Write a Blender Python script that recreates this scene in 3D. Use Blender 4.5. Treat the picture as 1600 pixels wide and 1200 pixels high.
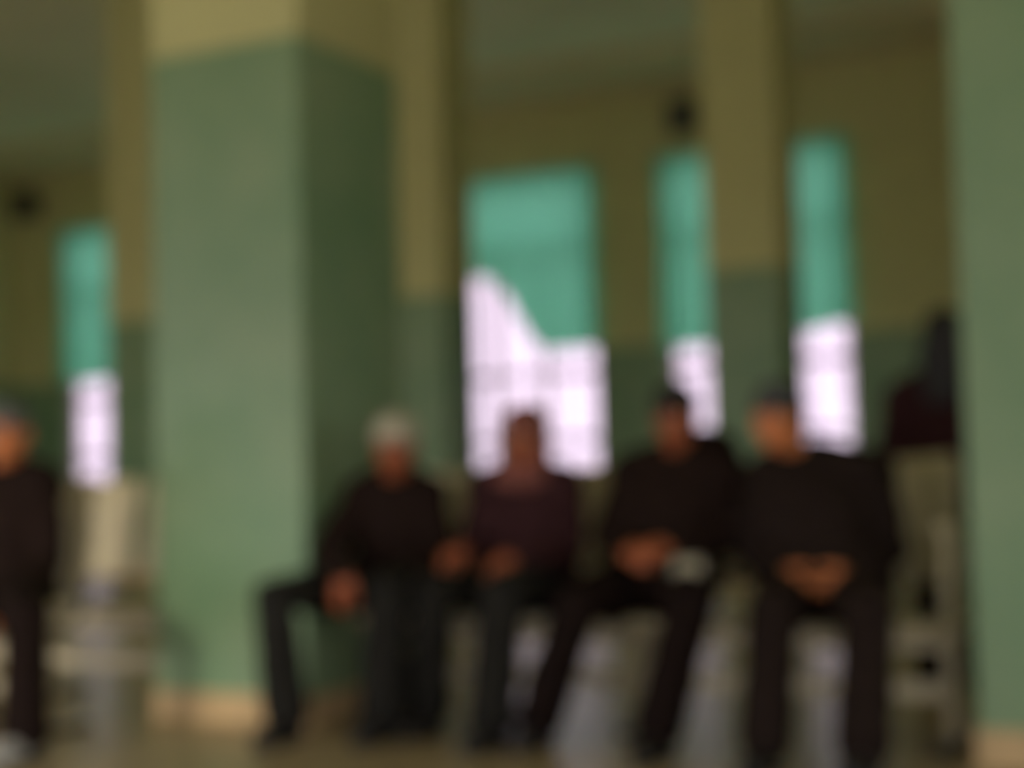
import bpy, bmesh, math, random
from mathutils import Vector, Matrix, noise

random.seed(7)
for o in list(bpy.data.objects):
    bpy.data.objects.remove(o, do_unlink=True)
SC = bpy.context.scene
COL = SC.collection

# ------------------------------------------------------------------ camera
FPX = 2450.0                      # focal length in pixels of the 1600 px wide frame
YAW, PITCH, ROLL = math.radians(26.9), math.radians(3.5), math.radians(1.43)
EYE = Vector((0.0, 0.0, 0.95))
_F0 = Vector((-math.sin(YAW), math.cos(YAW), 0))
_R0 = Vector((math.cos(YAW), math.sin(YAW), 0))
_U0 = Vector((0, 0, 1))
FW = _F0 * math.cos(PITCH) + _U0 * math.sin(PITCH)
_U1 = _U0 * math.cos(PITCH) - _F0 * math.sin(PITCH)
RT = _R0 * math.cos(ROLL) - _U1 * math.sin(ROLL)
UP = _U1 * math.cos(ROLL) + _R0 * math.sin(ROLL)
cam_d = bpy.data.cameras.new('camera')
cam_d.sensor_width = 36.0
cam_d.lens = FPX / 1600.0 * 36.0
cam_d.clip_start, cam_d.clip_end = 0.05, 200
cam = bpy.data.objects.new('camera', cam_d)
COL.objects.link(cam)
m3 = Matrix((RT, UP, -FW)).transposed()
cam.matrix_world = Matrix.Translation(EYE) @ m3.to_4x4()
SC.camera = cam
# the photograph is out of focus: the lens is focused far too close
DOF = True
cam_d.dof.use_dof = DOF
cam_d.dof.focus_distance = 0.5
cam_d.dof.aperture_fstop = 5.0

# ------------------------------------------------------------------ sky, light, exposure
world = bpy.data.worlds.new('overcast_sky')
SC.world = world
world.use_nodes = True
bg = world.node_tree.nodes['Background']
bg.inputs['Color'].default_value = (1.0, 0.955, 0.99, 1)
bg.inputs['Strength'].default_value = 3.2
sun_d = bpy.data.lights.new('hazy_sun', 'SUN')
sun_d.energy = 1.1
sun_d.angle = math.radians(9)
sun_d.color = (1.0, 0.90, 0.80)
sun = bpy.data.objects.new('hazy_sun', sun_d)
COL.objects.link(sun)
sun.rotation_euler = Vector((-0.10, 1.0, -0.21)).to_track_quat('-Z', 'Y').to_euler()   # falls in through the unseen front bays shaped for it
SC.view_settings.view_transform = 'Standard'
SC.view_settings.look = 'None'
SC.view_settings.gamma = 1.0
SC.view_settings.use_curve_mapping = False
SC.view_settings.exposure = 0.16

# ------------------------------------------------------------------ helpers
def at(x, y, Y):
    """world point on the plane Y seen at pixel (x, y) of the 1600x1200 photograph"""
    d = FW + RT * ((x - 800) / FPX) + UP * ((600 - y) / FPX)
    return EYE + d * ((Y - EYE.y) / d.y)

def xat(px, Y, z):
    """world X of the point at depth Y and height z that stands at picture column px"""
    k = (px - 800) / FPX
    n = RT - FW * k
    return EYE.x - (n.y * (Y - EYE.y) + n.z * (z - EYE.z)) / n.x

MATS = {}
def mat(name, color, rough=0.7, var=0.12, scale=6.0, bump=0.0, bscale=60.0, metallic=0.0, spec=0.5, color2=None, detail=4.0, coat=0.0):
    m = bpy.data.materials.new(name)
    m.use_nodes = True
    nt = m.node_tree
    b = nt.nodes['Principled BSDF']
    b.inputs['Roughness'].default_value = rough
    b.inputs['Metallic'].default_value = metallic
    b.inputs['Specular IOR Level'].default_value = spec
    b.inputs['Coat Weight'].default_value = coat
    tc = nt.nodes.new('ShaderNodeTexCoord')
    nz = nt.nodes.new('ShaderNodeTexNoise')
    nz.inputs['Scale'].default_value = scale
    nz.inputs['Detail'].default_value = detail
    nt.links.new(tc.outputs['Object'], nz.inputs['Vector'])
    rp = nt.nodes.new('ShaderNodeValToRGB')
    c2 = color2 or tuple(min(1, c * (1 + var)) for c in color)
    c1 = tuple(c * (1 - var) for c in color)
    rp.color_ramp.elements[0].position = 0.3
    rp.color_ramp.elements[1].position = 0.7
    rp.color_ramp.elements[0].color = (*c1, 1)
    rp.color_ramp.elements[1].color = (*c2, 1)
    nt.links.new(nz.outputs['Fac'], rp.inputs['Fac'])
    nt.links.new(rp.outputs['Color'], b.inputs['Base Color'])
    if bump > 0:
        n2 = nt.nodes.new('ShaderNodeTexNoise')
        n2.inputs['Scale'].default_value = bscale
        nt.links.new(tc.outputs['Object'], n2.inputs['Vector'])
        bp = nt.nodes.new('ShaderNodeBump')
        bp.inputs['Strength'].default_value = bump
        bp.inputs['Distance'].default_value = 0.01
        nt.links.new(n2.outputs['Fac'], bp.inputs['Height'])
        nt.links.new(bp.outputs['Normal'], b.inputs['Normal'])
    MATS[name] = m
    return m

def put(o, parent=None, label=None, cat=None, group=None, kind=None):
    COL.objects.link(o)
    if parent is not None:
        o.parent = parent
    if label: o['label'] = label
    if cat: o['category'] = cat
    if group: o['group'] = group
    if kind: o['kind'] = kind
    return o

def empty(name, loc, **kw):
    o = bpy.data.objects.new(name, None)
    o.location = loc
    o.empty_display_size = 0.1
    return put(o, **kw)

def obj(name, bm, mats, parent=None, smooth=False, bevel=0.0, **kw):
    me = bpy.data.meshes.new(name)
    bmesh.ops.recalc_face_normals(bm, faces=bm.faces)
    bm.to_mesh(me)
    bm.free()
    for m in (mats if isinstance(mats, (list, tuple)) else [mats]):
        me.materials.append(m)
    if smooth:
        me.polygons.foreach_set('use_smooth', [True] * len(me.polygons))
    o = bpy.data.objects.new(name, me)
    if bevel > 0:
        b = o.modifiers.new('bevel', 'BEVEL')
        b.width = bevel
        b.segments = 2
        b.limit_method = 'ANGLE'
    return put(o, parent, **kw)

def box(bm, x0, x1, y0, y1, z0, z1, mi=0):
    v = [bm.verts.new((x, y, z)) for x in (x0, x1) for y in (y0, y1) for z in (z0, z1)]
    for f in ((0, 1, 3, 2), (4, 6, 7, 5), (0, 4, 5, 1), (2, 3, 7, 6), (0, 2, 6, 4), (1, 5, 7, 3)):
        bm.faces.new([v[i] for i in f]).material_index = mi

def frame_of(d):
    d = d.normalized()
    a = Vector((0, 0, 1)) if abs(d.z) < 0.9 else Vector((0, 1, 0))
    u = d.cross(a).normalized()
    return u, d.cross(u).normalized(), d

def limb(bm, pts, rad, n=14, caps=True):
    """a closed, round-ended, tapering tube through pts; radius per point (number or (across, along-forward))"""
    pts = [Vector(p) for p in pts]
    rings = []
    for i, p in enumerate(pts):
        if i == 0: d = pts[1] - p
        elif i == len(pts) - 1: d = p - pts[i - 1]
        else: d = (pts[i + 1] - p).normalized() + (p - pts[i - 1]).normalized()
        u, w, d = frame_of(d)
        r = rad[i]
        if i == 0 and caps:
            for k in (80, 50, 25):
                a = math.radians(k)
                rings.append((p - d * r * math.sin(a), u, w, r * math.cos(a)))
        rings.append((p, u, w, r))
        if i == len(pts) - 1 and caps:
            for k in (25, 50, 80):
                a = math.radians(k)
                rings.append((p + d * r * math.sin(a), u, w, r * math.cos(a)))
    prev, first = None, None
    pu = None
    for c, u, w, r in rings:
        if pu is not None:
            # keep rings from twisting
            dd = u.cross(w)
            u2 = (pu - dd * pu.dot(dd))
            if u2.length > 1e-4:
                u = u2.normalized()
                w = dd.cross(u)
        pu = u
        ring = [bm.verts.new(c + u * (r * math.cos(2 * math.pi * k / n)) + w * (r * math.sin(2 * math.pi * k / n))) for k in range(n)]
        if prev:
            for k in range(n):
                bm.faces.new((prev[k], prev[(k + 1) % n], ring[(k + 1) % n], ring[k]))
        else:
            first = ring
        prev = ring
    bm.faces.new(first[::-1])
    bm.faces.new(prev)

def blob(bm, c, rx, ry, rz, rot=None, n=16, m=10):
    """ellipsoid"""
    c = Vector(c)
    rot = rot or Matrix.Identity(3)
    rows = []
    for j in range(1, m):
        th = math.pi * j / m
        rows.append([bm.verts.new(c + rot @ Vector((rx * math.sin(th) * math.cos(2 * math.pi * i / n), ry * math.sin(th) * math.sin(2 * math.pi * i / n), rz * math.cos(th)))) for i in range(n)])
    t = bm.verts.new(c + rot @ Vector((0, 0, rz)))
    b = bm.verts.new(c - rot @ Vector((0, 0, rz)))
    for i in range(n):
        bm.faces.new((t, rows[0][i], rows[0][(i + 1) % n]))
        bm.faces.new((b, rows[-1][(i + 1) % n], rows[-1][i]))
        for j in range(len(rows) - 1):
            bm.faces.new((rows[j][i], rows[j + 1][i], rows[j + 1][(i + 1) % n], rows[j][(i + 1) % n]))

def loft(bm, rings, n=24):
    """closed loft of ellipses: (centre, side vector * half width, forward vector * half depth)"""
    prev, first = None, None
    for c, a, b in rings:
        ring = []
        for k in range(n):
            t = 2 * math.pi * k / n
            ct, s = math.cos(t), math.sin(t)
            e = 0.8                      # slightly boxy cross-section
            ct = math.copysign(abs(ct) ** e, ct)
            s = math.copysign(abs(s) ** e, s)
            ring.append(bm.verts.new(c + a * ct + b * s))
        if prev:
            for k in range(n):
                bm.faces.new((prev[k], prev[(k + 1) % n], ring[(k + 1) % n], ring[k]))
        else:
            first = ring
        prev = ring
    bm.faces.new(first[::-1])
    bm.faces.new(prev)

def skin_mesh(bm, voxel, smooth_it):
    """all overlapping volumes in bm become one continuous skin"""
    bmesh.ops.recalc_face_normals(bm, faces=bm.faces)
    me = bpy.data.meshes.new('tmp')
    bm.to_mesh(me)
    bm.free()
    t = bpy.data.objects.new('tmp', me)
    COL.objects.link(t)
    r = t.modifiers.new('r', 'REMESH')
    r.mode = 'VOXEL'
    r.voxel_size = voxel
    s = t.modifiers.new('s', 'SMOOTH')
    s.factor = 0.5
    s.iterations = smooth_it
    dg = bpy.context.evaluated_depsgraph_get()
    out = bpy.data.meshes.new_from_object(t.evaluated_get(dg))
    bpy.data.objects.remove(t, do_unlink=True)
    bpy.data.meshes.remove(me)
    return out

def fused(name, bm, m, voxel, parent=None, smooth_it=4, folds=0.0, fold_scale=9.0, **kw):
    """bm becomes one skin with cloth folds"""
    out = skin_mesh(bm, voxel, smooth_it)
    out.name = name
    if folds > 0:
        cos = [v.co.copy() for v in out.vertices]
        nrm = [v.normal.copy() for v in out.vertices]
        flat = []
        for p, nn in zip(cos, nrm):
            f = noise.noise(Vector((p.x * fold_scale, p.y * fold_scale, p.z * fold_scale * 1.6)))
            f += 0.5 * noise.noise(Vector((p.x * fold_scale * 2.3, p.y * fold_scale * 2.3, p.z * fold_scale * 3.4 + 5)))
            flat.extend(p + nn * (f * folds))
        out.vertices.foreach_set('co', flat)
        out.update()
    out.materials.clear()
    out.materials.append(m)
    out.polygons.foreach_set('use_smooth', [True] * len(out.polygons))
    o = bpy.data.objects.new(name, out)
    return put(o, parent, **kw)

# ------------------------------------------------------------------ materials
CREAM = (0.61, 0.60, 0.285)
GREEN = (0.20, 0.36, 0.185)
m_cream = mat('cream_wall_paint', CREAM, 0.75, 0.06, 1.6, 0.08, 40)
m_green = mat('green_oil_paint', GREEN, 0.45, 0.12, 2.2, 0.06, 30, color2=(0.27, 0.385, 0.215))
m_ceil = mat('ceiling_paint', (0.80, 0.82, 0.56), 0.85, 0.06, 1.2)
m_beam = mat('soffit_paint', (0.70, 0.61, 0.36), 0.8, 0.06, 1.2)
m_skirt = mat('tan_skirting', (0.62, 0.44, 0.22), 0.5, 0.12, 8)
m_bench = mat('beige_enamel', (0.60, 0.52, 0.32), 0.45, 0.06, 10)
m_rail = mat('beige_rail_enamel', (0.52, 0.45, 0.29), 0.4, 0.08, 10)
m_legs = mat('dark_steel', (0.06, 0.06, 0.05), 0.4, 0.1, 10)
m_winframe = mat('pale_window_frame', (0.62, 0.55, 0.52), 0.5, 0.05, 8)
m_grille = mat('mauve_iron', (0.42, 0.27, 0.36), 0.5, 0.08, 10)
m_skin = mat('brown_skin', (0.42, 0.115, 0.043), 0.55, 0.10, 14, 0.05, 120)
m_skin2 = mat('tan_skin', (0.74, 0.245, 0.085), 0.55, 0.10, 14, 0.05, 120)
m_eye = mat('eye_white', (0.65, 0.60, 0.52), 0.25, 0.03, 20)
m_iris = mat('dark_iris', (0.02, 0.012, 0.008), 0.2, 0.05, 20)
m_hair = mat('black_hair', (0.016, 0.014, 0.014), 0.6, 0.3, 40, 0.3, 90)
m_greyhair = mat('grey_hair', (0.13, 0.13, 0.125), 0.7, 0.25, 40, 0.3, 90)
m_black = mat('black_cloth', (0.020, 0.0115, 0.009), 0.9, 0.25, 18, 0.2, 150, spec=0.08)
m_char = mat('charcoal_cloth', (0.022, 0.0145, 0.012), 0.9, 0.2, 18, 0.2, 150, spec=0.08)
m_maroon = mat('dark_maroon_cloth', (0.045, 0.018, 0.020), 0.9, 0.2, 18, 0.2, 150, spec=0.08)
m_scarf = mat('maroon_brown_scarf', (0.27, 0.10, 0.08), 0.9, 0.2, 18, 0.2, 150, spec=0.08)
m_jean = mat('charcoal_denim', (0.022, 0.021, 0.018), 0.9, 0.25, 26, 0.2, 200, spec=0.08)
m_dtrous = mat('black_trouser_cloth', (0.015, 0.009, 0.0075), 0.9, 0.2, 20, 0.2, 150, spec=0.08)
m_cap = mat('pale_knit', (0.58, 0.54, 0.40), 0.95, 0.12, 50, 0.5, 160)
m_greycap = mat('grey_knit', (0.075, 0.078, 0.078), 0.95, 0.2, 50, 0.5, 160)
m_shoe = mat('black_shoe_leather', (0.014, 0.012, 0.011), 0.4, 0.2, 20)
m_sole = mat('dark_sole_rubber', (0.022, 0.02, 0.018), 0.8, 0.1, 20)
m_paleshoe = mat('pale_shoe', (0.45, 0.45, 0.42), 0.6, 0.1, 20)
m_zip = mat('dark_zip', (0.07, 0.066, 0.06), 0.4, 0.1, 60)
m_paper = mat('pale_paper', (0.45, 0.41, 0.30), 0.8, 0.06, 12)
m_box = mat('dark_plastic', (0.03, 0.03, 0.02), 0.5, 0.1, 12)
m_ground = mat('pale_paving', (0.62, 0.58, 0.52), 0.9, 0.1, 0.8)

# polished floor with faint tile joints
m_floor = bpy.data.materials.new('polished_floor')
m_floor.use_nodes = True
nt = m_floor.node_tree
b = nt.nodes['Principled BSDF']
tc = nt.nodes.new('ShaderNodeTexCoord')
br = nt.nodes.new('ShaderNodeTexBrick')
br.offset = 0.0
br.inputs['Color1'].default_value = (0.46, 0.36, 0.20, 1)
br.inputs['Color2'].default_value = (0.50, 0.40, 0.24, 1)
br.inputs['Mortar'].default_value = (0.33, 0.26, 0.15, 1)
br.inputs['Scale'].default_value = 1.0
br.inputs['Mortar Size'].default_value = 0.004
br.inputs['Brick Width'].default_value = 0.4
br.inputs['Row Height'].default_value = 0.4
nt.links.new(tc.outputs['Object'], br.inputs['Vector'])
nt.links.new(br.outputs['Color'], b.inputs['Base Color'])
b.inputs['Roughness'].default_value = 0.27
b.inputs['Specular IOR Level'].default_value = 0.12

# thin window glass: outside brightness toned down by a lavender tint, a little reflection
m_glass = bpy.data.materials.new('window_glass')
m_glass.use_nodes = True
nt = m_glass.node_tree
nt.nodes.clear()
out = nt.nodes.new('ShaderNodeOutputMaterial')
tr = nt.nodes.new('ShaderNodeBsdfTransparent')
tr.inputs['Color'].default_value = (0.64, 0.59, 0.65, 1)
gl = nt.nodes.new('ShaderNodeBsdfGlossy')
gl.inputs['Roughness'].default_value = 0.05
mx = nt.nodes.new('ShaderNodeMixShader')
mx.inputs['Fac'].default_value = 0.06
nt.links.new(tr.outputs[0], mx.inputs[1])
nt.links.new(gl.outputs[0], mx.inputs[2])
nt.links.new(mx.outputs[0], out.inputs['Surface'])

# teal curtain cloth: lets daylight through
m_curtain = bpy.data.materials.new('teal_curtain_cloth')
m_curtain.use_nodes = True
nt = m_curtain.node_tree
nt.nodes.clear()
out = nt.nodes.new('ShaderNodeOutputMaterial')
df = nt.nodes.new('ShaderNodeBsdfDiffuse')
tl = nt.nodes.new('ShaderNodeBsdfTranslucent')
wv = nt.nodes.new('ShaderNodeTexNoise')
wv.inputs['Scale'].default_value = 30
rp = nt.nodes.new('ShaderNodeValToRGB')
rp.color_ramp.elements[0].color = (0.20, 0.70, 0.43, 1)
rp.color_ramp.elements[1].color = (0.24, 0.79, 0.49, 1)
tc = nt.nodes.new('ShaderNodeTexCoord')
nt.links.new(tc.outputs['Object'], wv.inputs['Vector'])
nt.links.new(wv.outputs['Fac'], rp.inputs['Fac'])
nt.links.new(rp.outputs['Color'], df.inputs['Color'])
nt.links.new(rp.outputs['Color'], tl.inputs['Color'])
mx = nt.nodes.new('ShaderNodeMixShader')
mx.inputs['Fac'].default_value = 0.85
nt.links.new(df.outputs[0], mx.inputs[1])
nt.links.new(tl.outputs[0], mx.inputs[2])
nt.links.new(mx.outputs[0], out.inputs['Surface'])

# ------------------------------------------------------------------ room shell
XL, XR, YF, YB, H = -19.6, 7.0, -2.6, 20.0, 6.38
DADO = 2.76
WIN = [-18.48 + 3.58 * k for k in range(4)]          # left edge of each back window
WW, WZ0, WZ1 = 2.53, 1.0, 5.28
T = 0.30

bm = bmesh.new(); box(bm, XL - T, XR + T, YF - T, YB + T, -0.12, 0.0)
obj('floor', bm, m_floor, kind='structure')
bm = bmesh.new(); box(bm, XL - T, XR + T, YF - T, YB + T, H, H + 0.15)
obj('ceiling', bm, m_ceil, kind='structure')
bm = bmesh.new(); box(bm, -70, 60, -50, 80, -0.30, -0.125)
obj('outside_ground', bm, m_ground, kind='structure')

def wall_cells(bm, xs, zs, openings, put_cell):
    for i in range(len(xs) - 1):
        for j in range(len(zs) - 1):
            cx, cz = (xs[i] + xs[i + 1]) / 2, (zs[j] + zs[j + 1]) / 2
            if any(a < cx < b_ and c < cz < d for a, b_, c, d in openings):
                continue
            put_cell(xs[i], xs[i + 1], zs[j], zs[j + 1], 1 if cz < DADO else 0)

ops = [(w, w + WW, WZ0, WZ1) for w in WIN]
bm = bmesh.new()
xs = sorted({XL - T, XR + T, *[o[0] for o in ops], *[o[1] for o in ops]})
wall_cells(bm, xs, [0, WZ0, DADO, WZ1, H], ops, lambda a, b_, c, d, mi: box(bm, a, b_, YB, YB + T, c, d, mi))
obj('wall_back', bm, [m_cream, m_green], kind='structure')
bm = bmesh.new()
box(bm, XL - T, XL, YF, YB, 0, DADO, 1); box(bm, XL - T, XL, YF, YB, DADO, H, 0)
obj('wall_left', bm, [m_cream, m_green], kind='structure')
bm = bmesh.new()
for a, b_ in ((YF, 1.6), (4.6, 13.0), (15.0, YB)):
    box(bm, XR, XR + T, a, b_, 0, DADO, 1)
box(bm, XR, XR + T, YF, YB, DADO, H, 0)          # unseen openings added below, to light the faces turned right
obj('wall_right', bm, [m_cream, m_green], kind='structure')
# unseen wall behind the camera; bays and pier laid out to shape the daylight
fops = [(-18.9, -14.2, 0, 2.7), (-13.6, -8.6, 0, 2.7), (-8.0, -2.75, 0, 2.7), (0.75, 6.3, 0, 2.7)]
bm = bmesh.new()
xs = sorted({XL - T, XR + T, *[o[0] for o in fops], *[o[1] for o in fops]})
wall_cells(bm, xs, [0, 2.7, DADO, H], fops, lambda a, b_, c, d, mi: box(bm, a, b_, YF - T, YF, c, d, mi))
obj('wall_front', bm, [m_cream, m_green], kind='structure')
# dropped soffit along the back wall
bm = bmesh.new(); box(bm, XL, XR, YB - 1.9, YB, H - 0.10, H)
obj('trim_1', bm, m_beam, kind='structure')
bm = bmesh.new(); box(bm, XL, XR, YB - 0.015, YB, 0, 0.12)
obj('baseboard_back', bm, m_skirt, kind='structure')
bm = bmesh.new(); box(bm, XL, XL + 0.015, YF, YB - 0.015, 0, 0.12)
obj('baseboard_left', bm, m_skirt, kind='structure')

# windows of the back wall
for n, w in enumerate(WIN):
    root = empty('window_%d' % (n + 1), (w, YB, WZ0), kind='structure')
    bm = bmesh.new()
    y0, y1, f = 0.12, 0.19, 0.07
    hh = WZ1 - WZ0
    zt = 3.20                                   # transom height above the sill
    box(bm, 0, f, y0, y1, 0, hh); box(bm, WW - f, WW, y0, y1, 0, hh)
    box(bm, f, WW - f, y0, y1, 0, f); box(bm, f, WW - f, y0, y1, hh - f, hh)
    obj('window_frame', bm, m_winframe, root)
    bm = bmesh.new(); box(bm, f, WW - f, y0, y1, zt, zt + 0.11)
    obj('transom', bm, m_winframe, root)
    mx_ = (0.86, 1.67)
    for c in mx_:
        bm = bmesh.new(); box(bm, c - 0.04, c + 0.04, y0, y1, f, zt)
        obj('mullion', bm, m_winframe, root)
    cuts = [f, mx_[0] - 0.04, mx_[0] + 0.04, mx_[1] - 0.04, mx_[1] + 0.04, WW - f]
    for a, b_, c, d in [(cuts[0], cuts[1], f, zt), (cuts[2], cuts[3], f, zt), (cuts[4], cuts[5], f, zt), (f, WW - f, zt + 0.11, hh - f)]:
        bm = bmesh.new(); box(bm, a, b_, 0.153, 0.157, c, d)
        obj('pane', bm, m_glass, root)
    for k in range(10):
        bx = 0.13 + (WW - 0.26) / 9 * k
        bm = bmesh.new(); limb(bm, [(bx, 0.24, 0.0), (bx, 0.24, hh)], [0.011, 0.011], 8, False)
        obj('grille_bar', bm, m_grille, root, smooth=True)
    for z in (0.45, 1.40, 3.2):
        bm = bmesh.new(); box(bm, 0, WW, 0.225, 0.255, z, z + 0.08)
        obj('grille_rail', bm, m_grille, root)
    bm = bmesh.new(); box(bm, -0.08, WW + 0.08, -0.08, 0.12, -0.06, 0.0)
    obj('window_sill', bm, m_winframe, root, bevel=0.008)

# curtains hang on rods just inside each window
def curtain(w, bottom, label):
    root = empty('curtain', (w + WW / 2, YB - 0.14, WZ1 + 0.02), label=label, cat='curtain', group='teal window curtains')
    bm = bmesh.new()
    nx, nz = 150, 30
    g = []
    for i in range(nx + 1):
        u = i / nx
        x = -WW / 2 - 0.06 + u * (WW + 0.12)
        zb = bottom(w + WW / 2 + x) - (WZ1 + 0.02)
        row = []
        for j in range(nz + 1):
            v = j / nz
            z = 0.02 + v * (zb - 0.02)
            amp = 0.022 + 0.030 * v
            y = amp * math.sin(u * 2 * math.pi * 15 + 0.5 * math.sin(v * 3 + w)) + 0.012 * math.sin(u * 47 + v * 4)
            row.append(bm.verts.new((x, y, z)))
        g.append(row)
    for i in range(nx):
        for j in range(nz):
            bm.faces.new((g[i][j], g[i + 1][j], g[i + 1][j + 1], g[i][j + 1]))
    obj('cloth', bm, m_curtain, root, smooth=True)
    bm = bmesh.new(); limb(bm, [(-WW / 2 - 0.15, 0, 0.03), (WW / 2 + 0.15, 0, 0.03)], [0.016, 0.016], 10)
    obj('rod', bm, m_rail, root, smooth=True)
    for s in (-1, 1):
        bm = bmesh.new(); box(bm, s * (WW / 2 + 0.11) - 0.012, s * (WW / 2 + 0.11) + 0.012, 0.0, 0.14, 0.015, 0.045)
        obj('rod_bracket', bm, m_rail, root)

def step(a, b_, x):
    t = max(0, min(1, (x - a) / (b_ - a)))
    return t * t * (3 - 2 * t)
plain = lambda X: 2.76 + 0.02 * math.sin(X * 5)
curtain(WIN[0], plain, 'teal half curtain on the window beside the corner, behind the lone sitter')
curtain(WIN[1], plain, 'teal half curtain that the broad green pillar hides')
curtain(WIN[2], lambda X: 3.86 - 1.10 * step(-10.45, -9.50, X), 'teal curtain with its lower edge swept up in a curve')
curtain(WIN[3], lambda X: 2.68 + 0.18 * step(-6.4, -5.2, X), 'teal half curtain split by the far pillar behind the black-capped sitter')

# big square pillars
def pillar(x0, x1, y0, y1, top):
    root = empty('pillar', ((x0 + x1) / 2, (y0 + y1) / 2, 0), kind='structure')
    hx, hy = (x1 - x0) / 2, (y1 - y0) / 2
    bm = bmesh.new(); box(bm, -hx, hx, -hy, hy, 0, top)
    obj('painted_shaft', bm, m_green, root, bevel=0.008)
    bm = bmesh.new(); box(bm, -hx, hx, -hy, hy, top, H)
    obj('plaster_top', bm, m_cream, root, bevel=0.008)
    e = 0.012
    bm = bmesh.new(); box(bm, -hx - e, hx + e, -hy - e, hy + e, 0, 0.125)
    obj('skirting', bm, m_skirt, root, bevel=0.004)
pillar(-4.29, -3.54, 5.15, 5.92, 2.76)
pillar(-0.985, -0.235, 5.15, 5.92, 2.76)
# the next row of pillars, far behind the benches
for x1 in (-4.03, -7.39, -10.90, -14.4, -0.67):
    pillar(x1 - 0.68, x1, 13.16, 13.78, DADO)

# ------------------------------------------------------------------ benches
def shell(bm, prof, w, th, taper=0.0, dish=0.03, nx=10):
    """seat or back shell: profile of (y, z) points swept across the width with a dished middle"""
    n = len(prof)
    top, bot = [], []
    for i in range(nx + 1):
        u = -1 + 2 * i / nx
        a, b_ = [], []
        for k, (y, z) in enumerate(prof):
            if k == 0: dy, dz = prof[1][0] - y, prof[1][1] - z
            elif k == n - 1: dy, dz = y - prof[k - 1][0], z - prof[k - 1][1]
            else: dy, dz = prof[k + 1][0] - prof[k - 1][0], prof[k + 1][1] - prof[k - 1][1]
            L = math.hypot(dy, dz)
            ny, nz = -dz / L, dy / L
            d = -dish * (1 - u * u)
            ww = w * (1 - taper * k / (n - 1))
            edge = 1 if 0 < k < n - 1 else (0.93 if abs(u) > 0.95 else 1)
            a.append(bm.verts.new((u * ww / 2 * edge, y + ny * d, z + nz * d)))
            b_.append(bm.verts.new((u * ww / 2 * edge, y + ny * (d - th), z + nz * (d - th))))
        top.append(a); bot.append(b_)
    for i in range(nx):
        for k in range(n - 1):
            bm.faces.new((top[i][k], top[i + 1][k], top[i + 1][k + 1], top[i][k + 1]))
            bm.faces.new((bot[i][k], bot[i][k + 1], bot[i + 1][k + 1], bot[i + 1][k]))
        bm.faces.new((top[i][0], bot[i][0], bot[i + 1][0], top[i + 1][0]))
        bm.faces.new((top[i][-1], top[i + 1][-1], bot[i + 1][-1], bot[i][-1]))
    for k in range(n - 1):
        bm.faces.new((top[0][k], top[0][k + 1], bot[0][k + 1], bot[0][k]))
        bm.faces.new((top[-1][k], bot[-1][k], bot[-1][k + 1], top[-1][k + 1]))

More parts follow.
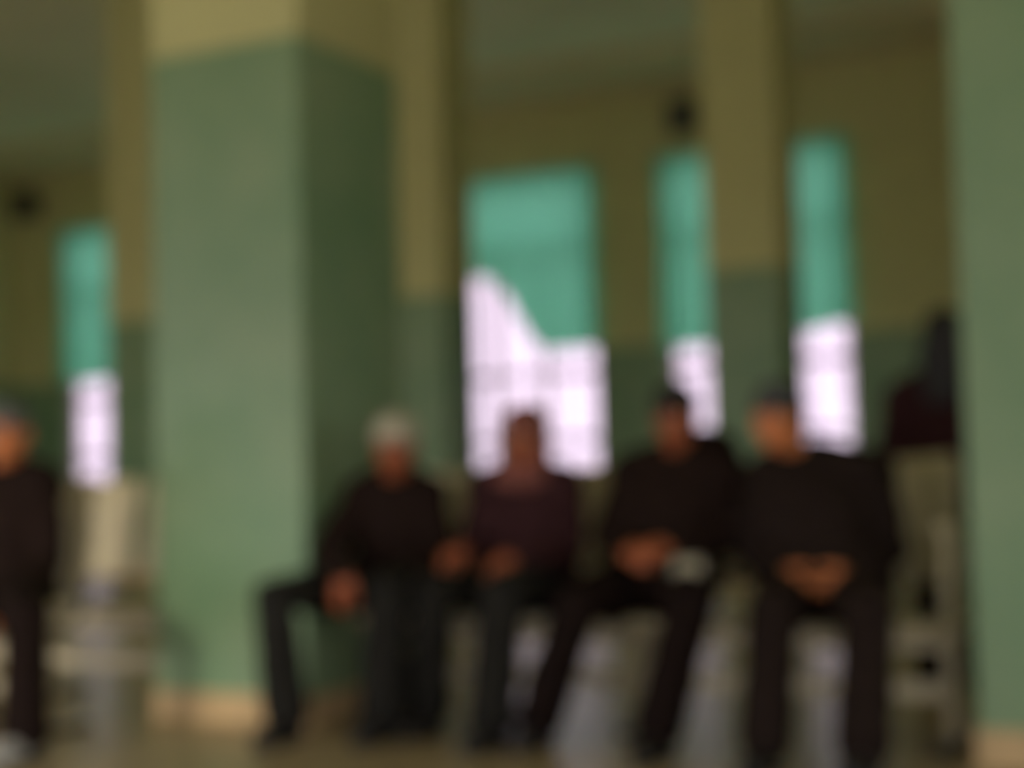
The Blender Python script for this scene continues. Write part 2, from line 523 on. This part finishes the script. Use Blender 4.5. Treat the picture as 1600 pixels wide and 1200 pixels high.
def bench(cx, yfront, nseat, module, label, arms=(True, True), width=0.53):
    """beam seating that faces -Y; yfront is the seat's front edge"""
    root = empty('waiting_bench', (cx, yfront + 0.25, 0), label=label, cat='bench', group='beige waiting-room seating')
    L = nseat * module
    def at_x(i): return -L / 2 + module * (i + 0.5)
    for i in range(nseat):
        bm = bmesh.new()
        shell(bm, [(0.21, 0.435), (0.12, 0.43), (0.0, 0.435), (-0.12, 0.445), (-0.20, 0.45), (-0.235, 0.44), (-0.25, 0.415)][::-1], width, 0.018, 0.0, 0.018)
        s = obj('seat', bm, m_bench, root, smooth=True); s.location.x = at_x(i)
        bm = bmesh.new()
        shell(bm, [(0.265, 0.545), (0.275, 0.60), (0.29, 0.70), (0.305, 0.80), (0.32, 0.90), (0.335, 0.985), (0.35, 1.01)], width, 0.018, 0.06, 0.03)
        s = obj('backrest', bm, m_bench, root, smooth=True); s.location.x = at_x(i)
        for sx in (-1, 1):
            bm = bmesh.new()
            limb(bm, [(sx * 0.17, 0.02, 0.395), (sx * 0.17, 0.20, 0.40), (sx * 0.17, 0.315, 0.47), (sx * 0.17, 0.335, 0.62), (sx * 0.17, 0.365, 0.80)], [0.014] * 5, 8)
            s = obj('back_bracket', bm, m_legs, root, smooth=True); s.location.x = at_x(i)
    bm = bmesh.new(); box(bm, -L / 2 + 0.01, L / 2 - 0.01, -0.02, 0.06, 0.33, 0.385)
    obj('seat_beam', bm, m_rail, root, bevel=0.006)
    bm = bmesh.new(); box(bm, -L / 2 + 0.01, L / 2 - 0.01, -0.045, -0.005, 0.165, 0.225)
    obj('lower_rail', bm, m_rail, root, bevel=0.006)
    ends = [-L / 2 + 0.02, L / 2 - 0.02] if nseat < 3 else [-L / 2 + 0.02, 0.0, L / 2 - 0.02]
    for x in ends:
        bm = bmesh.new(); box(bm, x - 0.022, x + 0.022, -0.02, 0.06, 0.03, 0.34)
        obj('post', bm, m_rail, root, bevel=0.004)
        bm = bmesh.new(); box(bm, x - 0.025, x + 0.025, -0.19, 0.27, 0.0, 0.035)
        obj('foot', bm, m_legs, root, bevel=0.006)
    for k, on in enumerate(arms):
        if not on: continue
        x = (-1 if k == 0 else 1) * (L / 2 + 0.012)
        bm = bmesh.new()
        limb(bm, [(x, 0.20, 0.42), (x, 0.21, 0.66), (x, 0.17, 0.715), (x, 0.05, 0.725), (x, -0.12, 0.725), (x, -0.175, 0.69), (x, -0.18, 0.42)], [0.017] * 7, 10)
        a = obj('armrest', bm, m_rail, root, smooth=True)
        bm = bmesh.new(); box(bm, x - 0.03, x + 0.03, -0.20, 0.19, 0.735, 0.765)
        obj('arm_pad', bm, m_bench, a, bevel=0.008)
        bm = bmesh.new(); box(bm, x - 0.008, x + 0.008, -0.165, -0.09, 0.43, 0.72)
        obj('arm_panel', bm, m_bench, a)
        bm = bmesh.new(); box(bm, x - 0.028, x + 0.028, -0.19, 0.215, 0.385, 0.425)
        obj('arm_bracket', bm, m_rail, a)
    return root
bench(-2.27, 5.24, 4, 0.58, 'long beige four-seat bench under the four seated people', (False, True))
bench(-5.21, 5.24, 3, 0.58, 'beige three-seat bench standing empty beyond the broad pillar', (True, True))

# ------------------------------------------------------------------ people
def rotz(a): return Matrix.Rotation(a, 3, 'Z')

def hand(bm, wrist, d, palm, thumb, curl=0.5, s=1.0):
    """palm + five separate bent fingers; d: where the fingers point, palm: way the palm faces, thumb: side of the thumb"""
    d = Vector(d).normalized()
    palm = Vector(palm); palm = (palm - d * palm.dot(d)).normalized()
    t = d.cross(palm)
    if t.dot(Vector(thumb)) < 0: t = -t
    w = Vector(wrist)
    kn = []
    for i, off in enumerate((0.030, 0.010, -0.010, -0.029)):
        k = w + d * (0.088 - 0.006 * abs(i - 1)) * s + t * off * s
        kn.append(k)
        limb(bm, [w + t * off * 0.55 * s, (w + k) / 2 + t * off * 0.2 * s, k], [0.019 * s, 0.016 * s, 0.0125 * s], 10)
    for i, (k, L) in enumerate(zip(kn, (0.072, 0.080, 0.074, 0.058))):
        p, dd = k, d.copy()
        pts, rr = [k - d * 0.012], [0.0105 * s]
        for j, fr in enumerate((0.45, 0.32, 0.25)):
            a = curl * (0.55 + 0.5 * j)
            dd = (dd * math.cos(a) + palm * math.sin(a)).normalized()
            p = p + dd * L * fr * s
            pts.append(p); rr.append((0.0095, 0.0088, 0.0078)[j] * s)
        limb(bm, pts, rr, 10)
    b0 = w + d * 0.028 * s + t * 0.020 * s
    b1 = b0 + (d * 0.55 + t * 0.75 + palm * 0.25).normalized() * 0.042 * s
    b2 = b1 + (d * 0.85 + t * 0.30 + palm * 0.40).normalized() * 0.032 * s
    b3 = b2 + (d * 0.85 + t * 0.05 + palm * 0.50).normalized() * 0.024 * s
    limb(bm, [b0, b1, b2, b3], [0.016 * s, 0.012 * s, 0.0105 * s, 0.0085 * s], 10)

def person(J, skin, top_m, leg_m, shoe_m, headgear, label, face_yaw=0.0, face_pitch=0.0, hands=None, bulk=1.0,
           standing=False, hem=0.0, hood=None, facing=1):
    """J: joints in world space. facing 1: towards -Y (the camera side), -1: away"""
    pel, nk, hd = Vector(J['pelvis']), Vector(J['neck']), Vector(J['head'])
    sh = {s: Vector(J['sh' + s]) for s in 'RL'}; el = {s: Vector(J['el' + s]) for s in 'RL'}; wr = {s: Vector(J['wr' + s]) for s in 'RL'}
    hp = {s: Vector(J['hip' + s]) for s in 'RL'}; kn = {s: Vector(J['kn' + s]) for s in 'RL'}; an = {s: Vector(J['an' + s]) for s in 'RL'}
    fwd0 = Vector((0, -1, 0)) * facing
    side = (sh['L'] - sh['R']).normalized()
    fwd = Vector((side.y, -side.x, 0)).normalized()
    chest = pel.lerp(nk, 0.62); belly = pel.lerp(nk, 0.3)
    sw = (sh['L'] - sh['R']).length / 2
    HR = rotz(face_yaw) @ Matrix.Rotation(face_pitch, 3, 'X')
    if facing < 0: HR = rotz(math.pi) @ HR
    hf = HR @ Vector((0, -1, 0)); hu = HR @ Vector((0, 0, 1)); hs = HR @ Vector((1, 0, 0))
    def hl(x, y, z): return hd + hs * x - hf * y + hu * z       # head frame: y grows towards the back of the head

    def torso(bm, g, lo=True, bulk=1.0):
        rings = []
        if lo:
            rings.append((pel - Vector((0, 0, 0.09)), side * (0.13 * bulk + g), fwd * (0.09 * bulk + g)))
        rings += [(pel, side * (0.165 * bulk + g), fwd * (0.115 * bulk + g)),
                  (belly, side * (0.155 * bulk + g), fwd * (0.118 * bulk + g)),
                  (pel.lerp(nk, 0.48), side * (0.165 * bulk + g), fwd * (0.118 * bulk + g)),
                  (chest, side * (0.178 * bulk + g), fwd * (0.118 * bulk + g)),
                  (pel.lerp(nk, 0.80), side * (sw * 0.92 + g), fwd * (0.098 * bulk + g)),
                  (pel.lerp(nk, 0.90), side * (sw * 0.78 + g), fwd * (0.078 + g)),
                  (nk, side * (0.075 + g), fwd * (0.06 + g)),
                  (nk + (hd - nk) * 0.12, side * (0.052 + g * .5), fwd * (0.050 + g * .5))]
        loft(bm, rings)
        for s in 'RL':
            limb(bm, [nk.lerp(sh[s], 0.25), sh[s]], [0.058 + g, 0.060 * bulk + g])
    def arms(bm, g, end=1.0):
        for s in 'RL':
            w = el[s].lerp(wr[s], end)
            limb(bm, [sh[s], sh[s].lerp(el[s], 0.5), el[s], el[s].lerp(w, 0.4), w],
                 [0.056 * bulk + g, 0.050 * bulk + g, 0.042 + g, 0.041 + g, 0.028 + g * 0.9])
    def legs(bm, g, end=1.0, flare=0.0):
        for s in 'RL':
            a = kn[s].lerp(an[s], end)
            limb(bm, [hp[s], hp[s].lerp(kn[s], 0.5), kn[s], kn[s].lerp(a, 0.35), a],
                 [0.086 * bulk + g, 0.074 * bulk + g, 0.056 + g, 0.053 + g, 0.036 + g + flare])
        limb(bm, [hp['R'], hp['L']], [0.09 * bulk + g, 0.09 * bulk + g])

    # ---- the body: head, neck, trunk, arms, hands, legs, feet in one skin
    bm = bmesh.new()
    torso(bm, 0.0); arms(bm, 0.0); legs(bm, 0.0)
    rot = HR
    limb(bm, [nk, hl(0, 0.018, -0.06)], [0.056, 0.054])
    blob(bm, hl(0, 0.012, 0.030), 0.073, 0.092, 0.088, rot)               # skull
    blob(bm, hl(0, -0.012, -0.025), 0.062, 0.075, 0.085, rot)             # face
    limb(bm, [hl(-0.035, -0.02, -0.070), hl(0, -0.056, -0.092), hl(0.035, -0.02, -0.070)], [0.024, 0.022, 0.024])   # jaw
    limb(bm, [hl(0, -0.080, 0.010), hl(0, -0.093, -0.012), hl(0, -0.104, -0.030)], [0.008, 0.010, 0.013])       # nose
    for s in (-1, 1):
        blob(bm, hl(s * 0.011, -0.093, -0.034), 0.008, 0.009, 0.007, rot, 10, 6)
        limb(bm, [hl(s * 0.012, -0.081, 0.022), hl(s * 0.034, -0.076, 0.024), hl(s * 0.050, -0.060, 0.018)], [0.009, 0.009, 0.007])   # brow
        blob(bm, hl(s * 0.038, -0.062, -0.022), 0.018, 0.014, 0.016, rot, 12, 8)       # cheek
        blob(bm, hl(s * 0.075, 0.012, -0.008), 0.010, 0.020, 0.032, rot, 12, 8)        # ear
    limb(bm, [hl(-0.020, -0.078, -0.058), hl(0, -0.086, -0.056), hl(0.020, -0.078, -0.058)], [0.006, 0.0075, 0.006])
    limb(bm, [hl(-0.017, -0.077, -0.067), hl(0, -0.085, -0.069), hl(0.017, -0.077, -0.067)], [0.006, 0.008, 0.006])
    for s in 'RL':
        hd_ = (hands or {}).get(s)
        if hd_:
            hand(bm, wr[s], *hd_)
        toe = an[s] + fwd0 * 0.10 + Vector((0, 0, 0.045 - an[s].z))
        heel = Vector((an[s].x, an[s].y, 0.045)) - fwd0 * 0.045
        limb(bm, [an[s], heel], [0.034, 0.030]); limb(bm, [heel, toe], [0.030, 0.022])
    root = fused('person', bm, skin, 0.006, smooth_it=3, label=label, cat='person')

    # ---- clothes, hair, shoes
    bm = bmesh.new()
    legs(bm, 0.030, 0.97, 0.024)
    loft(bm, [(pel - Vector((0, 0, 0.10)), side * 0.14, fwd * 0.10), (pel, side * 0.185 * bulk, fwd * 0.135 * bulk), (belly, side * 0.172 * bulk, fwd * 0.132 * bulk)])
    fused('trousers', bm, leg_m, 0.010, root, 3, 0.006, 9)
    bm = bmesh.new()
    torso(bm, 0.030, False, bulk); arms(bm, 0.020, 0.93)
    # hem spreads over the hips
    hemr = [(pel + Vector((0, 0, -0.03 - hem)), side * 0.215 * bulk, fwd * 0.165 * bulk), (pel + Vector((0, 0, 0.06)), side * 0.21 * bulk, fwd * 0.165 * bulk), (belly + Vector((0, 0, 0.03)), side * 0.19 * bulk, fwd * 0.152 * bulk)]
    loft(bm, hemr)
    limb(bm, [nk + side * 0.055, nk + fwd * 0.075 + Vector((0, 0, -0.015)), nk - side * 0.055, nk - fwd * 0.065 + Vector((0, 0, 0.015)), nk + side * 0.05], [0.026] * 5)   # collar
    if hood:
        blob(bm, nk - fwd * 0.085 + Vector((0, 0, 0.0)) + side * hood[0], 0.15, 0.085, 0.10 * hood[1])
    fused('jacket', bm, top_m, 0.010, root, 3, 0.010, 8)
    jk = root.children[-1]
    # zip down the front, following the cloth
    zb = bmesh.new()
    jm = jk.data
    from mathutils.bvhtree import BVHTree
    tree = BVHTree.FromPolygons([v.co for v in jm.vertices], [tuple(p.vertices) for p in jm.polygons])
    zp = []
    for k in range(13):
        q = (nk + Vector((0, 0, -0.035))).lerp(pel + Vector((0, 0, 0.05)), k / 12)
        hit = tree.ray_cast(q + fwd * 0.6, -fwd)
        if hit[0] is not None:
            zp.append(hit[0] + fwd * 0.001)
    if len(zp) > 2:
        limb(zb, zp, [0.006] * len(zp), 6)
        obj('zip', zb, m_zip, jk, smooth=True)
    else:
        zb.free()
    for s in 'RL':
        cb = bmesh.new()
        w0, w1 = el[s].lerp(wr[s], 0.86), el[s].lerp(wr[s], 0.95)
        limb(cb, [w0, w1], [0.051, 0.049], 14)
        obj('cuff', cb, top_m, jk, smooth=True)
    for s in 'RL':
        a = Vector((an[s].x, an[s].y, 0))
        bm = bmesh.new()
        u = fwd0; v = Vector((1, 0, 0))
        loft(bm, [(a - u * 0.085 + Vector((0, 0, 0.055)), v * 0.022, Vector((0, 0, 0.03))),
                  (a - u * 0.075 + Vector((0, 0, 0.058)), v * 0.036, Vector((0, 0, 0.046))),
                  (a + Vector((0, 0, 0.066)), v * 0.042, Vector((0, 0, 0.058))),
                  (a + u * 0.08 + Vector((0, 0, 0.050)), v * 0.047, Vector((0, 0, 0.038))),
                  (a + u * 0.15 + Vector((0, 0, 0.040)), v * 0.045, Vector((0, 0, 0.028))),
                  (a + u * 0.19 + Vector((0, 0, 0.034)), v * 0.022, Vector((0, 0, 0.016)))], 16)
        sh_o = obj('shoe', bm, shoe_m, root, smooth=True)
        bm = bmesh.new()
        loft(bm, [(a - u * 0.09 + Vector((0, 0, z)), v * 0.02, u * 0.001) if False else (a + u * 0.05 + Vector((0, 0, z)), v * (0.046 if z else 0.044), u * 0.145) for z in (0.0, 0.012, 0.022)], 20)
        obj('sole', bm, m_sole, sh_o)
    # eyes and brows
    for s in (-1, 1):
        bm = bmesh.new(); blob(bm, hl(s * 0.031, -0.071, 0.003), 0.0135, 0.0125, 0.0085, rot, 12, 8)
        e = obj('eye', bm, m_eye, root, smooth=True)
        bm = bmesh.new(); blob(bm, hl(s * 0.031, -0.0815, 0.003), 0.0058, 0.003, 0.0058, rot, 10, 6)
        obj('iris', bm, m_iris, e, smooth=True)
        bm = bmesh.new(); limb(bm, [hl(s * 0.014, -0.092, 0.026), hl(s * 0.034, -0.087, 0.031), hl(s * 0.052, -0.069, 0.024)], [0.004, 0.005, 0.003], 8)
        obj('eyebrow', bm, m_hair if headgear[1] is not m_cap else m_greyhair, root, smooth=True)
    kind, hm = headgear
    bm = bmesh.new()
    if kind == 'cap':                       # close knitted cap with a turned-up brim
        blob(bm, hl(0, 0.016, 0.052), 0.084, 0.101, 0.083, rot, 20, 12)
        for a in range(12):
            t0, t1 = a * math.pi / 6, (a + 1) * math.pi / 6
            limb(bm, [hl(0.079 * math.cos(t), 0.016 + 0.097 * math.sin(t), 0.045 + 0.008 * math.sin(t) * -1) for t in (t0, t1)], [0.013, 0.013], 8)
        blob(bm, hl(0, 0.045, 0.015), 0.074, 0.072, 0.07, rot)
        fused('knitted_cap', bm, hm, 0.007, root, 2, 0.002, 40)
    elif kind == 'hair':
        blob(bm, hl(0, 0.020, 0.045), 0.081, 0.098, 0.083, rot, 20, 12)
        blob(bm, hl(0, 0.048, 0.0), 0.079, 0.072, 0.085, rot)
        fused('hair', bm, hm, 0.007, root, 2, 0.004, 45)
    elif kind == 'long_hair':
        blob(bm, hl(0, 0.020, 0.045), 0.088, 0.105, 0.088, rot, 20, 12)
        limb(bm, [hl(0, 0.045, 0.0), hl(0, 0.055, -0.09)], [0.090, 0.078], 16)
        for q in (-0.05, 0.0, 0.05):
            limb(bm, [hl(q * 1.1, 0.060, -0.06), hl(q, 0.085, -0.16), hl(q * 0.9, 0.105, -0.26)], [0.050, 0.042, 0.026], 12)
        fused('hair', bm, hm, 0.009, root, 2, 0.005, 45)
    elif kind == 'scarf':                   # headscarf that falls over the shoulders
        blob(bm, hl(0, 0.024, 0.040), 0.090, 0.106, 0.092, rot, 20, 12)
        blob(bm, hl(0, 0.036, -0.04), 0.092, 0.088, 0.10, rot)
        for s in (-1, 1):
            limb(bm, [hl(s * 0.070, -0.005, 0.02), hl(s * 0.072, -0.012, -0.06), hl(s * 0.055, -0.025, -0.125), hl(-s * 0.02, -0.05, -0.165)], [0.024, 0.026, 0.034, 0.036], 12)
        limb(bm, [hl(-0.12, 0.03, -0.17), hl(0, -0.02, -0.155), hl(0.12, 0.03, -0.17)], [0.045, 0.055, 0.045], 12)
        limb(bm, [hl(-0.12, 0.04, -0.17), hl(0, 0.07, -0.13), hl(0.12, 0.04, -0.17)], [0.05, 0.07, 0.05], 12)
        fused('headscarf', bm, hm, 0.008, root, 3, 0.005, 22)
    if headgear[0] == 'cap':
        bm = bmesh.new()
        for s in (-1, 1):
            limb(bm, [hl(s * 0.072, 0.0, 0.03), hl(s * 0.074, -0.004, -0.005)], [0.010, 0.006], 8)
        blob(bm, hl(0, 0.058, -0.03), 0.066, 0.052, 0.05, rot)
        obj('hair', bm, m_greyhair if hm is m_cap else m_hair, root, smooth=True)
    return root

def sitter(px_pelvis, Yp, **k):
    X = xat(px_pelvis, Yp, 0.55)
    J = {'pelvis': (X, Yp, 0.55), 'hipR': (X - 0.095, Yp - 0.02, 0.545), 'hipL': (X + 0.095, Yp - 0.02, 0.545)}
    for n, v in k.items():
        if n in ('anR', 'anL'):
            J[n] = (xat(v[0], v[1], 0.095), v[1], 0.095)
        else:
            J[n] = at(*v)
    return J

DN = (0, 0, -1)
# person 1: pale cap, hand hanging between the knees
J = sitter(632, 5.44, neck=(617, 750, 5.36), head=(617, 698, 5.24), shR=(566, 776, 5.34), shL=(669, 776, 5.38),
           elR=(508, 868, 5.10), wrR=(545, 893, 4.93), elL=(697, 868, 5.38), wrL=(655, 890, 5.22),
           knR=(428, 932, 4.80), anR=(447, 4.86), knL=(606, 925, 4.98), anL=(598, 5.00))
person(J, m_skin, m_black, m_jean, m_shoe, ('cap', m_cap), 'seated person in a pale cap leaning forward beside the broad pillar',
       0.10, 0.12, {'R': ((-0.45, -0.10, -0.9), (0.3, 1, 0), (1, 0, 0), 0.35), 'L': ((-0.8, -0.4, -0.3), (0, 0.3, -1), (0, -1, 0.3), 0.7)})
# person 2: headscarf
J = sitter(822, 5.48, neck=(820, 745, 5.50), head=(820, 682, 5.42), shR=(762, 765, 5.50), shL=(880, 760, 5.50),
           elR=(735, 862, 5.46), wrR=(728, 855, 5.22), elL=(893, 862, 5.46), wrL=(812, 872, 5.20),
           knR=(678, 925, 5.06), anR=(668, 5.16), knL=(785, 925, 5.02), anL=(768, 4.98))
person(J, m_skin, m_maroon, m_jean, m_shoe, ('scarf', m_scarf), 'seated person in a maroon brown headscarf in front of the swept-up curtain',
       0.15, 0.10, {'R': ((-0.5, -0.7, -0.35), (0, 0.2, -1), (1, 0, 0), 0.9), 'L': ((-0.9, -0.3, -0.1), (0, 0.4, -1), (0, -0.6, 0.6), 0.8)}, hem=0.02)
# person 3: black cap, clasped hands
J = sitter(1035, 5.46, neck=(1060, 716, 5.50), head=(1055, 652, 5.42), shR=(990, 742, 5.50), shL=(1128, 738, 5.50),
           elR=(948, 842, 5.46), wrR=(975, 858, 5.22), elL=(1128, 850, 5.46), wrL=(1055, 852, 5.22),
           knR=(902, 945, 5.04), anR=(842, 5.08), knL=(1080, 940, 5.00), anL=(1028, 4.98))
person(J, m_skin, m_black, m_dtrous, m_shoe, ('cap', m_hair), 'seated person in a black knitted cap with hands clasped at the waist',
       0.08, 0.12, {'R': ((0.75, -0.55, -0.20), (0.35, 0.4, -0.8), (0, -0.4, 0.8), 0.45), 'L': ((-0.75, -0.55, -0.20), (-0.35, 0.4, -0.8), (0, -0.4, 0.8), 0.45)},
       bulk=1.06, hood=(0.07, 1.25))
# person 4: grey cap, head turned, clasped hands low between the knees
J = sitter(1290, 5.44, neck=(1248, 715, 5.48), head=(1215, 652, 5.38), shR=(1200, 752, 5.46), shL=(1358, 742, 5.50),
           elR=(1172, 862, 5.44), wrR=(1228, 895, 5.18), elL=(1396, 862, 5.46), wrL=(1334, 895, 5.18),
           knR=(1208, 955, 4.96), anR=(1196, 4.86), knL=(1358, 955, 4.96), anL=(1348, 4.86))
person(J, m_skin2, m_char, m_char, m_shoe, ('cap', m_greycap), 'stout seated person in a grey cap, head turned, at the armrest end',
       -0.55, 0.10, {'R': ((0.75, -0.45, -0.45), (0.4, 0.5, 0.5), (0, -0.5, 0.6), 0.4), 'L': ((-0.75, -0.45, -0.45), (-0.4, 0.5, 0.5), (0, -0.5, 0.6), 0.4)},
       bulk=1.18, hem=0.01)
# lone sitter at the picture's edge
CH = bench(xat(-12, 4.62, 0.5), 4.38, 1, 0.50, 'single beige seat under the lone sitter near the broad pillar', (False, False), 0.44)
J = sitter(0, 4.60, neck=(8, 736, 4.64), head=(12, 678, 4.56), shR=(-58, 762, 4.64), shL=(66, 760, 4.64),
           elR=(-92, 870, 4.60), wrR=(-45, 930, 4.34), elL=(76, 878, 4.60), wrL=(34, 935, 4.34),
           knR=(-62, 965, 4.16), anR=(-55, 4.20), knL=(42, 965, 4.16), anL=(40, 4.20))
person(J, m_skin2, m_black, m_dtrous, m_paleshoe, ('hair', m_greyhair), 'lone grey-haired person in black cut off by the picture edge',
       0.35, 0.05, {'R': ((0.4, -0.6, -0.4), (0, 0.3, -1), (1, 0, 0), 0.5), 'L': ((-0.4, -0.6, -0.4), (0, 0.3, -1), (-1, 0, 0), 0.5)}, bulk=1.14)
# person standing behind the bench, back turned, half hidden by the pillar
Yp = 6.75
hx = at(1478, 530, Yp)
X, zt = hx.x, hx.z
J = {'pelvis': (X, Yp, 0.92), 'neck': (X, Yp + 0.02, zt - 0.17), 'head': (X, Yp - 0.01, zt), 'shR': (X + 0.19, Yp, zt - 0.25), 'shL': (X - 0.19, Yp, zt - 0.25),
     'elR': (X + 0.25, Yp - 0.02, 1.02), 'elL': (X - 0.25, Yp - 0.02, 1.02), 'wrR': (X + 0.23, Yp + 0.10, 0.80), 'wrL': (X - 0.23, Yp + 0.10, 0.80),
     'hipR': (X + 0.09, Yp, 0.86), 'hipL': (X - 0.09, Yp, 0.86), 'knR': (X + 0.10, Yp + 0.02, 0.47), 'knL': (X - 0.10, Yp + 0.02, 0.47),
     'anR': (X + 0.10, Yp, 0.09), 'anL': (X - 0.10, Yp, 0.09)}
person(J, m_skin, m_maroon, m_dtrous, m_shoe, ('long_hair', m_hair), 'dark-haired person standing behind the bench with back turned, half behind the pillar',
       0.0, 0.0, {'R': ((0, 0.1, -1), (-1, 0, 0), (0, 1, 0), 0.4), 'L': ((0, 0.1, -1), (1, 0, 0), (0, 1, 0), 0.4)}, standing=True, facing=-1)

# ------------------------------------------------------------------ small things
# folded paper lying on the third sitter's thigh
c = at(1074, 893, 5.12)
bm = bmesh.new()
v = []
for i, (y, z) in enumerate(((-0.045, -0.004), (0.0, 0.006), (0.045, 0.002))):
    v.append([bm.verts.new((x, y, z + zz)) for x in (-0.05, 0.05) for zz in (0, 0.006)])
for i in range(2):
    a, b_ = v[i], v[i + 1]
    for p, q in ((0, 1), (1, 3), (3, 2), (2, 0)):
        bm.faces.new((a[p], a[q], b_[q], b_[p]))
bm.faces.new([v[0][k] for k in (0, 2, 3, 1)]); bm.faces.new([v[2][k] for k in (0, 1, 3, 2)])
p = obj('folded_paper', bm, m_paper, label="small pale folded paper on the thigh of the black-capped sitter", cat='paper')
p.location = c
p.rotation_euler = (math.radians(55), 0, 0.25)

# dark horn-shaped fittings high on the back wall
def fitting(X, z, label):
    root = empty('wall_speaker', (X, YB, z), label=label, cat='speaker', group='dark speakers high on the back wall')
    bm = bmesh.new(); box(bm, -0.06, 0.06, -0.03, 0.0, -0.10, 0.10); obj('wall_plate', bm, m_box, root)
    bm = bmesh.new(); limb(bm, [(0, -0.02, 0.0), (0, -0.14, 0.02)], [0.022, 0.022], 8); obj('arm', bm, m_box, root, smooth=True)
    bm = bmesh.new()
    vs = []
    for y, w, h in ((-0.14, 0.15, 0.19), (-0.36, 0.19, 0.25)):
        vs.append([bm.verts.new((sx * w, y, sz * h - 0.04)) for sx, sz in ((-1, -1), (1, -1), (1, 1), (-1, 1))])
    for k in range(4):
        bm.faces.new((vs[0][k], vs[0][(k + 1) % 4], vs[1][(k + 1) % 4], vs[1][k]))
    bm.faces.new(vs[0][::-1]); bm.faces.new(vs[1])
    obj('housing', bm, m_box, root, bevel=0.012)
    bm = bmesh.new(); box(bm, -0.16, 0.16, -0.372, -0.36, -0.25, 0.17); obj('front_mesh', bm, m_legs, root)
w1 = at(1065, 178, YB - 0.30)
fitting(w1.x, w1.z, 'dark box speaker on the back wall close to the far pillar behind the bench')
fitting(XL + 0.45, w1.z, 'dark box speaker high in the far corner, above the lone sitter')
